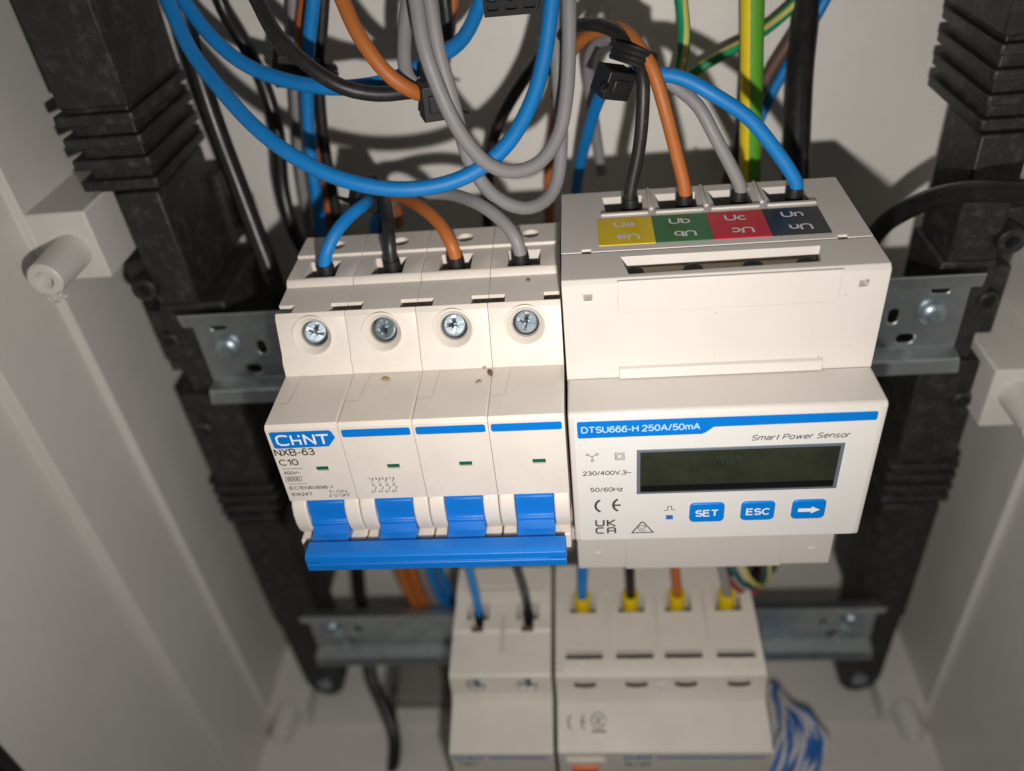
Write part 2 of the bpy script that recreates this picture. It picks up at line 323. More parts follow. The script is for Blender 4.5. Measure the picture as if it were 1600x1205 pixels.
# ================================================================== BLACK FRAME UPRIGHTS
def rib_ring(m, x0, x1, y0, y1, z, h, e):
    pts = rrect(x0-e, x1+e, y0-e, y1+e, 1.6, 3); m.prism(pts, z-h/2, z+h/2, 'z')
def upright(sx, label):
    X = lambda v: v if sx < 0 else 140-v            # mirrored about the middle of the cabinet
    def bx(m, a, b, *r): return m.box(min(X(a), X(b)), max(X(a), X(b)), *r)
    t = thing('frame_upright', label, 'frame upright', (X(-53), 30, ZF+20), 'black uprights carrying the rails')
    bx(MB(), -63.2, -43, 10.2, 47.5, 78.5, 260).build('upper_sleeve', 'black', t, 0.7)
    mm = MB(); bx(mm, -62.0, -44.2, 11.5, 46, 54, 80); mm.build('ribbed_neck', 'black', t, 0.5)
    for i, z in enumerate((75.8, 69.5, 63.2, 56.9)):
        r = MB(); a, b = sorted((X(-64.8), X(-42.8))); rib_ring(r, a, b, 9.6, 47, z, 2.9, 0.8)
        bx(r, -67.0, -65.0, 38, 50.5, z+0.3, z+2.4); r.build('rib', 'black', t, 0.45)
    lb = MB(); bx(lb, -57, -43.6, 9.6, 46 if sx < 0 else 33, 16, 54); sx < 0 and (bx(lb, -55, -41, 44, 58, 19, 44), bx(lb, -44, -36, 50, 57, 22, 32))
    lb.build('lower_bar', 'black', t, 0.8)
    def lug(cx, cz, r, y0, y1, hr=1.7, nm='screw_lug'):
        l = MB(); L = y1-y0
        l.lathe([(r+0.2, 0), (r, L-0.5), (r-0.5, L), (hr+0.3, L), (hr, L-0.5), (hr, L-6), (0, L-6)], (X(cx), y1, cz), (0, -1, 0), 24)
        return l.build(nm, 'black', t, smooth=40)
    lug(-58.4, 23.2, 4.0, 6.5, 30); lug(-58.5, 2.0, 3.2, 9, 30); lug(-59.5, -36, 3.2, 8.5, 30)
    b = MB(); bx(b, -66, -57.2, 14, 30, 18, 30); bx(b, -64, -52, 12.5, 30, -12, 12); bx(b, -58, -36 if sx < 0 else -42, 10, 48 if sx < 0 else 34, -19, 15.8); b.build('rail_bracket', 'black', t, 0.8)
    lo_ = MB(); bx(lo_, -64, -44, 10.2, 47, -63, -21); bx(lo_, -63, -44.5, 11.2, 46, -86, -63.1); bx(lo_, -64, -44, 10.2, 47, -152, -86.1); lo_.build('lower_sleeve', 'black', t, 0.7)
    for z in (-66, -71.3, -76.6, -82):
        r = MB(); a, c = sorted((X(-65.2), X(-43))); rib_ring(r, a, c, 9.8, 47, z, 2.6, 0.8); r.build('rib', 'black', t, 0.45)
    f = MB(); pts = [(X(-54)+9.5*math.cos(a), -196+14*math.sin(a)) for a in [math.radians(180+180*i/12) for i in range(13)]]+[(X(-54)+10, -152), (X(-54)-10, -152)]
    f.prism(pts, 12.2, 30, 'y'); f.build('foot', 'black', t, 0.8)
    s_ = MB(); s_.lathe([(3.6, 0), (3.4, 1.2), (1.8, 2.0), (0, 2.1)], (X(-54), 12.1, -199), (0, -1, 0), 20); s_.build('foot_screw', 'screw', t, smooth=40)
    mm = MB(); bx(mm, -66, -57, 16, 40, -160, -150); bx(mm, -67, -62, 20, 34, -170, -160); mm.build('side_clip', 'black', t, 0.8)
    return t
upright(-1, 'dusty black plastic upright with ribbed collars along the left wall')
upright(1, 'dusty black plastic upright with ribbed collars along the right wall')

# ================================================================== DIN RAILS
def rail(zc, label):
    t = thing('mounting_rail', label, 'rail', (71.65, 4, zc-17.5), 'zinc plated mounting rails')
    T = 1.0
    prof = [(0, 17.5), (T, 17.4), (T+0.9, 13.7), (7.5, 13.2), (7.5, -12.6), (T+1.6, -13.9), (T, -17.3), (0, -17.5), (1.4, -12.9), (6.5, -11.5), (6.5, 12.2), (0.9, 12.6)]
    c = MB()
    for sx in (-1, 1):
        for dx, dz, w, h in ((0.5, 8.6, 2.6, 1.3), (12.5, 0.2, 1.5, 3.4), (7.5, -8.2, 2.7, 2.2)):
            x = -47.4+8+dx if sx < 0 else 190.7-8-dx
            c.prism(rrect(x-w, x+w, zc+dz-h/1.3, zc+dz+h/1.3, min(w, h/1.3)*0.95), 5, 9, 'y')
    r = MB(); r.prism([(y, z+zc) for y, z in prof], -47.4, 190.7, 'x'); r.build('rail_channel', 'zinc', t, 0.45, 3, cuts=c)
    for x in (-38.0, 181.3):
        s = MB(); s.lathe([(4.3, 0.0), (4.3, 0.7), (3.7, 1.8), (2.3, 2.7), (0.9, 2.9), (0, 2.5)], (x, 6.48, zc+1.2), (0, -1, 0), 28); so = s.build('rail_screw', 'screw', t, smooth=50)
    return t
rail(0, 'upper zinc plated rail holding the blue handled breaker and the meter')
rail(-150, 'lower zinc plated rail across the bottom of the cabinet')

# ================================================================== UPPER BREAKER
brk = thing('circuit_breaker', 'ivory four pole circuit breaker with one wide blue handle bar, on the upper rail', 'circuit breaker', (36, -20, -41), 'modular breakers on the rails')
PW = 17.92
prof = [(0, 41.2), (-10.6, 41.2), (-11.0, 40.5), (-22.4, 40.5), (-23.1, 40.1), (-23.9, 38.9), (-35.6, 38.4), (-36.6, 37.4), (-39.2, 28.2), (-40.3, 26.2), (-40.8, 22.6), (-60.2, 22.6), (-61, 21.8), (-61, -2.4), (-52, -2.4), (-52, -22.3), (-42, -22.3), (-42, -41), (0, -41)]
FN = Vector((0, -0.9615, 0.2747))                # normal of the slanting screw face
FC = Vector((9.0, -37.95, 32.9))
c = MB()
c.box(4.4, 12.8, -21.8, -13.4, 30.5, 45)          # wire entry
c.lathe([(0, -6.5), (3.45, -6.5), (3.5, -1.5), (4.7, 0.05), (4.75, 3), (0, 3)], FC, FN, 36)
c.lathe([(0, -3.6), (2.3, -3.6), (2.3, 3), (0, 3)], (10, -5.6, 41.2), (0, 0, 1), 24)
for a, b in ((-1, 4.2), (13.8, 19)): c.box(a, b, -35.4, -32.0, 33.5, 42); c.box(a, b, -35.3, -28.5, 33.4, 37.55)
c.box(9.55, 12.75, -62, -60.2, 7.7, 9.3)            # window of the status flag
pole = MB().prism(prof, 0.04, PW, 'x').build('pole', 'white', brk, 0.32, 2, cuts=c)
def sub(m, n, mat, bev=0.0, par=None, smooth=None, seg=2): return m.build(n, mat, par or pole, bev, seg, smooth)
for x0, x1 in ((0.08, 4.0), (13.95, PW-0.04)):      # rounded cheeks either side of the toggle
    sub(MB().prism([(-51.5, -2.5), (-60.6, -2.55), (-61.6, -4), (-62.3, -6.5), (-62.4, -9.5), (-61.9, -12.2), (-60.9, -14.2), (-59.5, -15.0), (-51.5, -15.1)], x0, x1), 'toggle_cheek', 'white', 0.5, seg=3)
sub(MB().box(0.2, PW-0.2, -63.2, -51.6, -20.5, -15.1), 'bottom_lip', 'white', 0.4)
sub(MB().prism([(-51, -2.9), (-59.6, -2.9), (-60.8, -3.6), (-61.3, -6.0), (-61.2, -8.6), (-61.5, -9.4), (-62.2, -9.8), (-62.2, -10.6), (-61.4, -11.3), (-63.4, -12.6), (-68, -13.0), (-68, -16.5), (-61, -18.5), (-51, -18.5)], 4.15, 13.8), 'toggle', 'blue', 0.22)
sub(MB().lathe([(5.35, -0.35), (5.25, 0.3), (4.95, 0.4), (4.7, 0.25), (4.6, -0.3)], FC, FN, 36), 'screw_collar', 'white', smooth=50)
sub(MB().lathe([(3.44, -2.0), (3.3, -2.0), (3.3, -6.2), (3.44, -6.2)], FC, FN, 32), 'clamp_ring', 'clamp', smooth=40)
def cross_screw(parent, c, n, r, tilt, ang, name='terminal_screw', mat='screw'):
    n = (Vector(n)+Vector(tilt)).normalized(); m = MB(); c = Vector(c)
    m.lathe([(r*0.98, -2.2), (r, -0.4), (r*0.86, 0), (0, 0.05)], c, n, 32)
    cut = MB(); t = n.orthogonal().normalized(); t = Matrix.Rotation(ang, 3, n) @ t; b = n.cross(t)
    for u, v, w in ((t, b, 0.17), (b, t, 0.17)):
        q = [c+u*(sx*r*0.80)+v*(sy*r*w)+n*h for h in (-0.55, 0.6) for sx, sy in ((-1, -1), (1, -1), (1, 1), (-1, 1))]
        vs = [cut.bm.verts.new(p) for p in q]
        for f in ((0, 1, 2, 3), (7, 6, 5, 4), (0, 4, 5, 1), (1, 5, 6, 2), (2, 6, 7, 3), (3, 7, 4, 0)): cut.bm.faces.new([vs[k] for k in f])
    u = (t+b).normalized(); v = n.cross(u)
    for u2, v2 in ((u, v), (v, u)):
        q = [c+u2*(sx*r*0.62)+v2*(sy*r*0.05)+n*h for h in (-0.25, 0.6) for sx, sy in ((-1, -1), (1, -1), (1, 1), (-1, 1))]
        vs = [cut.bm.verts.new(p) for p in q]
        for f in ((0, 1, 2, 3), (7, 6, 5, 4), (0, 4, 5, 1), (1, 5, 6, 2), (2, 6, 7, 3), (3, 7, 4, 0)): cut.bm.faces.new([vs[k] for k in f])
    return m.build(name, mat, parent, 0.08, 1, 40, cuts=cut)
sub(MB().box(9.6, 12.7, -60.5, -60.25, 7.75, 9.25), 'status_flag', 'green')
sub(MB().prism([(0.1, -60.3), (0.1, -52.3), (3.6, -52.1), (4.6, -41.6), (PW-0.5, -41.4), (PW-0.3, -60.3)], 22.3, 22.72, 'z'), 'top_step', 'white', 0.12)
poles = [pole]
for i in range(1, 4):
    cpy = copy_tree(pole, brk); cpy.location.x += 18*i; poles.append(cpy)
tilts = ((0.28, 0.0, 0.45), (-0.22, 0.0, 0.38), (0.16, 0.0, 0.52), (-0.10, 0.0, 0.56))
for i, po in enumerate(poles):
    cross_screw(po, FC+FN*-2.7+Vector((0, 0, 0.35)), FN, 2.95, tilts[i], (0.3, 1.1, 0.75, 0.45)[i])
# printing on the poles (laid out in breaker coordinates; each pole's print is moved into its own space)
def on_pole(i, name, bm, mat):
    bmesh.ops.translate(bm, verts=bm.verts[:], vec=(-18*i, 0, 0)); return print_obj(name, bm, mat, poles[i])
YP = -61.03
bm = bmesh.new()
bm.faces.new([bm.verts.new((x, YP, z)) for x, z in ((0.75, 20.7), (1.3, 21.0), (15.6, 21.0), (16.2, 20.5), (16.75, 18.6), (14.6, 15.9), (1.5, 15.7), (0.9, 16.1))]); on_pole(0, 'brand_plate', bm, 'blue_print')
bm = bmesh.new(); y = YP-0.03; w = 0.52; z0, z1 = 16.75, 19.85
stroke(bm, [(5.0, z1-0.35), (4.4, z1-0.1), (2.9, z1-0.1), (2.2, z1-0.7), (2.2, z0+0.7), (2.9, z0+0.1), (4.4, z0+0.1), (5.0, z0+0.35)], w, y)
stroke(bm, [(5.9, z1), (5.9, z0)], w, y); stroke(bm, [(5.9, 18.15), (7.7, 18.15)], w*0.9, y-0.01)
stroke(bm, [(7.9, 18.4), (7.9, z0)], w, y); stroke(bm, [(7.9, z1), (7.9, 19.2)], w, y)
stroke(bm, [(9.1, z0), (9.1, z1-0.1), (11.5, z0+0.15), (11.5, z1)], w, y)
stroke(bm, [(12.1, z1-0.25), (15.1, z1-0.25)], w, y); stroke(bm, [(13.6, z1-0.2), (13.6, z0)], w, y-0.01)
on_pole(0, 'brand_letters', bm, 'white_ink')
bm = bmesh.new(); Z = lambda x, y_: (390+x/3.077, 620+y_/3.077)
tpx(bm, 'NXB-63', Z(124, 286), Z(318, 282), 2.35, YP)
tpx(bm, 'C10', Z(146, 332), Z(240, 331), 2.15, YP)
spx(bm, [Z(160, 348), Z(254, 345)], 0.14, YP)
tpx(bm, '400V~', Z(167, 376), Z(247, 373), 1.15, YP)
spx(bm, [Z(173, 386), Z(250, 384), Z(252, 405), Z(176, 408)], 0.13, YP, True)
tpx(bm, '6000', Z(184, 405), Z(245, 403), 1.2, YP)
spx(bm, [Z(187, 421), Z(278, 417)], 0.14, YP)
tpx(bm, 'IEC/EN60898-1', Z(194, 447), Z(402, 442), 1.15, YP)
tpx(bm, '814247', Z(206, 478), Z(303, 475), 1.15, YP)
tpx(bm, 'I ON', Z(404, 463), Z(470, 461), 1.0, YP); tpx(bm, 'O OFF', Z(408, 482), Z(487, 479), 1.0, YP)
for a, b in ((463, 450), (469, 482)):
    spx(bm, [Z(391, a+(4 if b < a else -4)), Z(388, b)], 0.13, YP); spx(bm, [Z(383, b+(6 if b < a else -6)), Z(388, b), Z(395, b+(6 if b < a else -6))], 0.13, YP-0.01)
on_pole(0, 'printed_text', bm, 'ink')
for i in (1, 2, 3):
    bm = bmesh.new(); x0 = 18*i+0.55; bm.faces.new([bm.verts.new((x, YP, z)) for x, z in rrect(x0, x0+16.7, 18.55, 20.95, 0.55, 3)]); on_pole(i, 'blue_stripe', bm, 'blue_print')
bm = bmesh.new()                                    # circuit diagram on the second pole
for k in range(4):
    x = 22.35+1.78*k
    add_text(bm, '1357'[k], x-0.5, x+0.15, 4.15, 0.85, YP); add_text(bm, '2468'[k], x-0.35, x+0.3, -0.35, 0.85, YP)
    stroke(bm, [(x+0.75, 4.9), (x+0.75, 4.2), (x+0.2, 3.3)], 0.16, YP); stroke(bm, [(x+0.45, 4.35), (x+1.0, 4.35)], 0.14, YP-0.01); stroke(bm, [(x+0.5, 4.7), (x+1.0, 4.7)], 0.12, YP-0.01)
    stroke(bm, [(x+0.75, 3.2), (x+0.75, 2.6), (x+0.25, 2.6), (x+0.25, 2.1), (x+0.75, 2.1)]+arc(x+0.75, 1.55, 0.42, 0.42, 90, -90, 6)+[(x+0.7, 0.6), (x+0.7, -0.3)], 0.15, YP)
on_pole(1, 'circuit_diagram', bm, 'ink')
# wide bar joining the four toggles
hb = MB(); hb.prism([(-67.2, -11.2), (-71.0, -11.0), (-72.2, -11.6), (-72.4, -13.2), (-72.2, -13.5), (-72.2, -13.9), (-72.5, -14.2), (-72.3, -16.4), (-71.4, -17.4), (-67.6, -17.5), (-66.9, -16.8), (-66.8, -12)], 4.4, 70.6, 'x')
hc = MB(); hc.box(8, 67, -73.5, -72.05, -13.35, -12.75)
hb.build('handle_bar', 'blue', brk, 0.5, 3)
MB().box(8, 66.5, -72.62, -72.2, -13.55, -13.15).build('bar_ridge', 'blue', brk, 0.12)

# ================================================================== METER
MX0, MX1 = 72.7, 144.6
met = thing('energy_meter', 'white three phase power meter with dark display and three blue buttons', 'meter', (108.7, -20, -49))
c = MB()
WC = [88.8+13.78*i for i in range(4)]
for x in WC:
    c.prism([(x-5.2, -3.6), (x+5.2, -3.6), (x+4.6, -13.6), (x-4.6, -13.6)], 37, 52, 'z')
c.prism([(88.0, -44.2), (86.6, -36.2), (131.8, -36.2), (130.2, -43.2)], 43.6, 52, 'z')
for x in (78.5, 139.3): c.box(x-1.0, x+1.0, -48, -43.5, 44.3, 46.2)
for x in (78.7, 137.8): c.box(x-1.1, x+1.1, -33.8, -31.6, 48.0, 51)
body = MB().prism([(0, 49.4), (-32.9, 49.4), (-33.0, 48.7), (-33.35, 48.7), (-33.5, 49.4), (-45.6, 49.4), (-46.7, 48.4), (-46.9, 22.4), (-46.9, -21.6), (-46.9, -48.2), (-46, -49.2), (0, -49.2), (0, -19), (-0.5, -19), (-0.5, 19), (0, 19)], MX0, MX1, 'x').build('meter_body', 'meter', met, 0.4, 2, cuts=c)
MB().box(87.4, 131.0, -44.0, -36.25, 43.65, 46.5).build('screw_recess', 'meter_recess_shade', met)  # recess floor, browned to carry the shade behind the front rim
for x in (87.5+2, 103, 116.5, 128.5):
    MB().lathe([(2.3, 0), (2.2, 0.8), (1.2, 1.1), (0, 0.7)], (x, -39.2, 46.4), (0, 0, 1), 20).build('clamp_screw', 'dark', met, smooth=40)
for i, x in enumerate(WC):
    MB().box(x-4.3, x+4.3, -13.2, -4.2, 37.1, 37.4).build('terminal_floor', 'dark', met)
    MB().box(x-6.0, x+6.0, -15.1, -13.75, 49.42, 50.1).build('terminal_lip', 'meter', met, 0.3)
for i in range(5):                                  # low walls between the terminals
    x = WC[0]-6.9+13.78*i
    if 0 < i < 4: MB().box(x-0.5, x+0.5, -13, -0.6, 49.42, 50.2).build('partition', 'meter', met, 0.3)
for i, (mn, s) in enumerate((('lab_yellow', 'Ua'), ('lab_green', 'Ub'), ('lab_red', 'Uc'), ('lab_black', 'Un'))):
    x0 = 81.75+13.55*i; lb = MB().box(x0, x0+13.5, -30.4, -16.6, 49.42, 49.6).build('terminal_label', mn, met); lb['label'] = '%s label reading %s' % (mn[4:], s)
    bm = bmesh.new(); add_text(bm, s, x0+4.0, x0+9.2, -21.6, 3.2, 0, flat=49.66, bold=0.17)
    add_text(bm, s, x0+4.6, x0+9.9, -28.6, 3.2, 0, flat=49.66, flip=True, bold=0.17)
    print_obj('printed_letters', bm, 'grey_ink', lb)
# moulded seams of the terminal cover and the raised strip
bm = bmesh.new(); yq = -46.93
cov = [(85.6, 48.6), (85.3, 41.6), (86.2, 40.9), (133.0, 40.9), (134.2, 41.6), (134.6, 48.6)]
mm = MB(); mm.prism([(85.2, 49.2), (85.2, 41.8), (86.2, 40.8), (133.2, 40.8), (134.2, 41.8), (134.4, 49.2)], -46.99, -46.5, 'y'); mm.build('terminal_cover', 'meter', met, 0.18)
bm.free()
MB().prism([(-46.5, 22.7), (-48.2, 22.7), (-48.0, 25.4), (-46.5, 25.7)], 85.3, 132.9, 'x').build('raised_strip', 'meter', met, 0.25)
nose = MB().prism([(-47.0, 22.5), (-60.0, 22.6), (-60.8, 21.8), (-60.8, -20.4), (-59.6, -21.5), (-47.0, -21.5)], MX0+0.02, MX1-0.02, 'x').build('front_housing', 'meter', met, 0.6, 3)
MB().prism([(86.5, -48.8), (86.5, -26), (131, -26), (131, -48.8)], -47.12, -46.5, 'y').build('lower_cover', 'meter', met, 0.2)
for x in (78.5, 139): MB().box(x-1.1, x+1.1, -47.15, -46.5, -42.8, -41.3).build('cover_catch', 'meter', met, 0.2)
MB().prism(rrect(MX0+1.2, MX1-1.2, -20.2, 21.4, 0.8), -60.95, -60.5, 'y').build('label_film', 'film', met, 0.06, 1)
YM = -60.99; Z = lambda x, y_: (870+x/2.963, 580+y_/2.963)
def px_poly(pts, Y, d=0.0):
    bm = bmesh.new(); bm.faces.new([bm.verts.new(tuple(at(*p, Y)+Vector((0, d, 0)))) for p in pts]); return bm
print_obj('blue_banner', px_poly([Z(*p) for p in ((98, 236), (1484, 185), (1490, 190), (1484, 220), (1477, 226), (727, 258), (690, 284), (670, 291), (104, 313), (97, 309), (92, 243))], YM), 'blue_print', met)
bm = bmesh.new(); tpx(bm, 'DTSU666-H 250A/50mA', Z(113, 289), Z(664, 270), 2.0, YM-0.04); print_obj('banner_text', bm, 'pale_ink', met)
bm = bmesh.new()
tpx(bm, 'Smart Power Sensor', Z(900, 322), Z(1361, 306), 1.75, YM, shear=0.22, bold=0.13)
tpx(bm, '230/400V,3~', Z(120, 486), Z(345, 478), 1.5, YM); tpx(bm, '50/60Hz', Z(155, 561), Z(307, 556), 1.5, YM)
spx(bm, [Z(270, 380), Z(311, 379), Z(312, 410), Z(271, 411)], 0.16, YM, True); spx(bm, [Z(278, 387), Z(304, 386), Z(304, 403), Z(278, 404)], 0.16, YM, True)
ctr = at(*Z(163, 398), YM)
for dx, dz in ((-1.0, 0.7), (1.1, 0.75), (0.05, -1.1)):
    stroke(bm, [(ctr.x, ctr.z), (ctr.x+dx*0.75, ctr.z+dz*0.75)], 0.17, YM); stroke(bm, arc(ctr.x+dx*1.1, ctr.z+dz*1.1, 0.32, 0.32, 0, 330, 10), 0.15, YM, True)
a = at(*Z(196, 625), YM); stroke(bm, arc(a.x+1.35, a.z, 2.25, 2.35, 118, 242), 0.62, YM)
a = at(*Z(278, 621), YM); stroke(bm, arc(a.x+1.35, a.z, 2.25, 2.35, 118, 242), 0.62, YM); stroke(bm, [(a.x-0.7, a.z), (a.x+0.95, a.z)], 0.55, YM-0.01)
x0, z0 = at(*Z(184, 752), YM).x, at(*Z(184, 752), YM).z; hw = 1.95; hh = 2.05
q = [(x0, z0+5.0), (x0, z0+3.2), (x0+0.45, z0+2.85), (x0+hw-0.45, z0+2.85), (x0+hw, z0+3.2), (x0+hw, z0+5.0)]; stroke(bm, q, 0.48, YM)
x1 = x0+2.95
stroke(bm, [(x1, z0+5.0), (x1, z0+2.6)], 0.48, YM); stroke(bm, [(x1+1.9, z0+5.0), (x1+0.3, z0+3.85), (x1+2.0, z0+2.6)], 0.45, YM-0.01)
stroke(bm, [(x0+hw, z0+0.1), (x0+0.4, z0+0.1), (x0, z0+0.45), (x0, z0+1.7), (x0+0.4, z0+2.05), (x0+hw, z0+2.05)], 0.48, YM)
stroke(bm, [(x1, z0-0.1), (x1, z0+1.7), (x1+0.4, z0+2.05), (x1+1.5, z0+2.05), (x1+1.9, z0+1.7), (x1+1.9, z0-0.1)], 0.48, YM); stroke(bm, [(x1, z0+0.9), (x1+1.9, z0+0.9)], 0.42, YM-0.01)
spx(bm, [Z(348, 749), Z(446, 746), Z(400, 699), Z(392, 699)], 0.35, YM, True); ctr = at(*Z(396, 728), YM)
stroke(bm, arc(ctr.x, ctr.z, 1.05, 1.05, 20, 330, 16), 0.2, YM); stroke(bm, [(ctr.x-0.5, ctr.z+0.1), (ctr.x-0.05, ctr.z-0.4), (ctr.x+0.75, ctr.z+0.5)], 0.2, YM-0.01)
spx(bm, [Z(497, 645), Z(514, 644), Z(514, 627), Z(532, 626), Z(532, 643), Z(550, 642)], 0.2, YM)
print_obj('printed_text', bm, 'ink', met)
bm = px_poly([Z(*p) for p in ((505, 667), (537, 666), (538, 686), (505, 687))], YM); led = print_obj('pulse_lamp', bm, 'button', met)
a = at(*Z(521, 677), YM); bm = bmesh.new(); bm.faces.new([bm.verts.new((a.x+0.5*math.cos(t*0.785), YM-0.03, a.z+0.5*math.sin(t*0.785))) for t in range(8)]); print_obj('lamp_dot', bm, 'w_brown', led)
# display
a = at(*Z(370, 367), YM); b = at(*Z(1295, 540), YM); cc = at(*Z(1336, 330), YM)
LX0, LX1, LZ0, LZ1 = a.x, (cc.x+b.x)/2, b.z-0.1, (a.z+cc.z)/2
MB().prism([(LX0, LZ0), (LX1, LZ0), (LX1, LZ1), (LX0, LZ1)], -61.12, -60.6, 'y').build('display_frame', 'lcd_frame', met, 0.15)
lcd = MB().box(LX0+0.85, LX1-0.95, -61.2, -60.9, LZ0+0.75, LZ1-0.75).build('display_screen', 'lcd', met)
MB().box(LX0+1.0, LX1-1.1, -61.215, -61.0, LZ0+1.1, LZ0+3.0).build('display_reflection', 'lcd_dark', lcd)  # dark band painted on as the reflection low on the screen
bm = bmesh.new()                                    # fingerprint ridges on the glass
ctr = at(*Z(800, 405), -61.2)
for k in range(15):
    u = (k-7)/7.0; hgt = 2.5*math.sqrt(max(0.05, 1-u*u*0.9)); random.random() < 0.25 or stroke(bm, [(ctr.x+2.4*u+0.5*math.cos(1.5*t)*(-1 if u < 0 else 1)*abs(u)+random.uniform(-.03, .03), ctr.z-0.4*u+hgt*t*random.uniform(.85, 1)) for t in [(-1, -.66, -.33, 0, .33, .66, 1), (-.9, -.5, -.1, .2), (-.2, .2, .6, .9)][random.randrange(3)]], 0.06, -61.23-0.0005*k)
for k in range(40):
    x = random.uniform(LX0+2, LX1-2); z = random.gauss(ctr.z-1, 2.2)
    if not LZ0+1.5 < z < LZ1-1.5: continue
    d = random.uniform(0, 3.1); l = random.uniform(0.05, 0.3); stroke(bm, [(x, z), (x+l*math.cos(d), z+l*math.sin(d))], 0.06, -61.23)
print_obj('fingerprint', bm, 'smudge', lcd)
for s, x0, x1, y0, y1 in (('SET', 607, 783, 605, 695), ('ESC', 842, 1018, 598, 687), ('', 1075, 1255, 590, 680)):
    p0 = at(*Z(x0+4, y1), YM); p1 = at(*Z(x1, y0), YM)
    bt = MB().prism(rrect(p0.x, p1.x-0.2, p0.z, p1.z, 1.3, 5), -61.5, -60.7, 'y').build('push_button', 'button', met, 0.35, 3)
    bm = bmesh.new(); cx, cz = (p0.x+p1.x)/2-0.1, (p0.z+p1.z)/2
    if s: bt['label'] = 'button marked '+s; add_text(bm, s, cx-2.9, cx+2.9, cz-1.2, 2.4, -61.54, bold=0.17)
    else:
        bt['label'] = 'button marked with an arrow'
        bm.faces.new([bm.verts.new((cx+x, -61.54, cz+z)) for x, z in ((-2.6, 0.6), (0.6, 0.6), (0.6, 1.25), (2.7, 0), (0.6, -1.25), (0.6, -0.6), (-2.6, -0.6))])
    print_obj('button_mark', bm, 'white_ink', bt)

# ================================================================== LOWER DEVICES
Z0 = -150
def bz(prof): return [(y, z+Z0) for y, z in prof]
two = thing('circuit_breaker', 'small two pole breaker on the lower rail with a blue and a black wire', 'circuit breaker', (42.3, -20, Z0-41), 'modular breakers on the rails')
c = MB()
for x in (33.0, 51.6):
    c.box(x-4.0, x+4.0, -19.5, -12, Z0+30, Z0+50); c.lathe([(0, -4), (3.6, -4), (3.6, 4), (0, 4)], (x, -42, Z0+33), (0, -1, 0.2), 24)
    c.box(x-2.2, x+2.2, -24.5, -19.4, Z0+34, Z0+50)
c.box(41.9, 43.0, -32, -15, Z0+38, Z0+50); c.box(29, 57, -6.8, -5.8, Z0+39.5, Z0+50)
MB().prism(bz([(4, 42.5), (-9, 42.5), (-12, 41), (-24, 40.8), (-25, 40), (-40.5, 38.2), (-41.6, 37.4), (-42.6, 29), (-44.5, 26.5), (-58, 22.6), (-61, 21.5), (-61, -22), (-42, -22), (-42, -41), (4, -41), (4, -19), (-0.6, -19), (-0.6, 19), (4, 19)]), 24.0, 60.4).build('breaker_body', 'grey_white', two, 0.5, 2, cuts=c)
for x in (33.0, 51.6):
    cross_screw(two, (x, -41.0, Z0+32.8), (0, -1, 0.2), 3.4, (0, 0, 0.5), 0.4, mat='clamp')
    MB().box(x-1.6, x+1.6, -23.5, -19.6, Z0+34.1, Z0+36.5).build('copper_clamp', 'copper', two, 0.3)
bm = bmesh.new(); yb = -61.04; add_text(bm, 'CHNT', 25.5, 36.5, Z0+17.3, 2.6, yb, bold=0.22); stroke(bm, [(37.5, Z0+19.0), (58.5, Z0+19.0)], 0.9, yb); print_obj('blue_print', bm, 'blue_print', two)
bm = bmesh.new(); add_text(bm, 'NB1', 27, 33, Z0+13.6, 2.2, yb); print_obj('printed_text', bm, 'ink', two)

rcd = thing('residual_breaker', 'wide four pole residual current breaker on the lower rail with yellow ferrules', 'circuit breaker', (98, -20, Z0-41), 'modular breakers on the rails')
RX0, RX1 = 62.0, 134.2
RW = [72.2, 90.0, 107.0, 125.0]
c = MB()
for x in RW:
    c.box(x-4.8, x+4.8, -18.2, -9.0, Z0+30, Z0+50); c.box(x-6.6, x+6.6, -36.2, -33.0, Z0+32, Z0+50)
for x in (81.1, 98.5, 116): c.box(x-0.35, x+0.35, -37, -8, Z0+40.2, Z0+50)
c.box(62.5, 64.8, -40.5, -37.5, Z0+37.4, Z0+50)
MB().prism(bz([(4, 42.5), (-19, 42), (-40.5, 39.5), (-42.5, 38.3), (-43.4, 31), (-45.5, 27.5), (-59.5, 23.2), (-61, 22.0), (-61, -22), (-42, -22), (-42, -41), (4, -41), (4, -19), (-0.6, -19), (-0.6, 19), (4, 19)]), RX0, RX1).build('breaker_body', 'grey_white', rcd, 0.5, 2, cuts=c)
MB().lathe([(1.9, 0), (1.8, 0.5), (1.0, 0.8), (0, 0.85)], (98.8, -43.0, Z0+33.5), (0, -1, 0.15), 20).build('white_plug', 'film', rcd, smooth=40)
for x in RW:
    MB().box(x-6.5, x+6.5, -36.1, -33.1, Z0+32.1, Z0+37.6).build('label_slot_shade', 'dark', rcd)  # near-black filler standing in for the shade deep in each slot
    MB().prism([(x+u, Z0+33.6+0.9*(u/3.8)**2) for u in (-3.8, -2.5, -1.2, 0, 1.2, 2.5, 3.8)]+[(x+u, Z0+35.3+0.6*(u/3.8)**2) for u in (3.8, 2.5, 1.2, 0, -1.2, -2.5, -3.8)], -43.6, -42.0, 'y').build('release_slot_shade', 'brown_slot_shade', rcd)  # uncut slot: a raised inlay whose brown stands in for its shade
for x in RW: MB().box(x-1.6, x+1.6, -37.6, -36.9, Z0+39.9, Z0+40.6).build('small_catch', 'grey_white', rcd, 0.15)
MB().box(65, 77, -60.8, -47.5, Z0+22.3, Z0+25.0)
MB().box(64.6, 78.2, -62.6, -60.9, Z0+4, Z0+19.5).build('button_surround', 'grey_white', rcd, 0.5)
MB().box(66.6, 75.6, -64.0, -62.5, Z0+8, Z0+17.2).build('test_button', 'orange_btn', rcd, 0.6, 3)
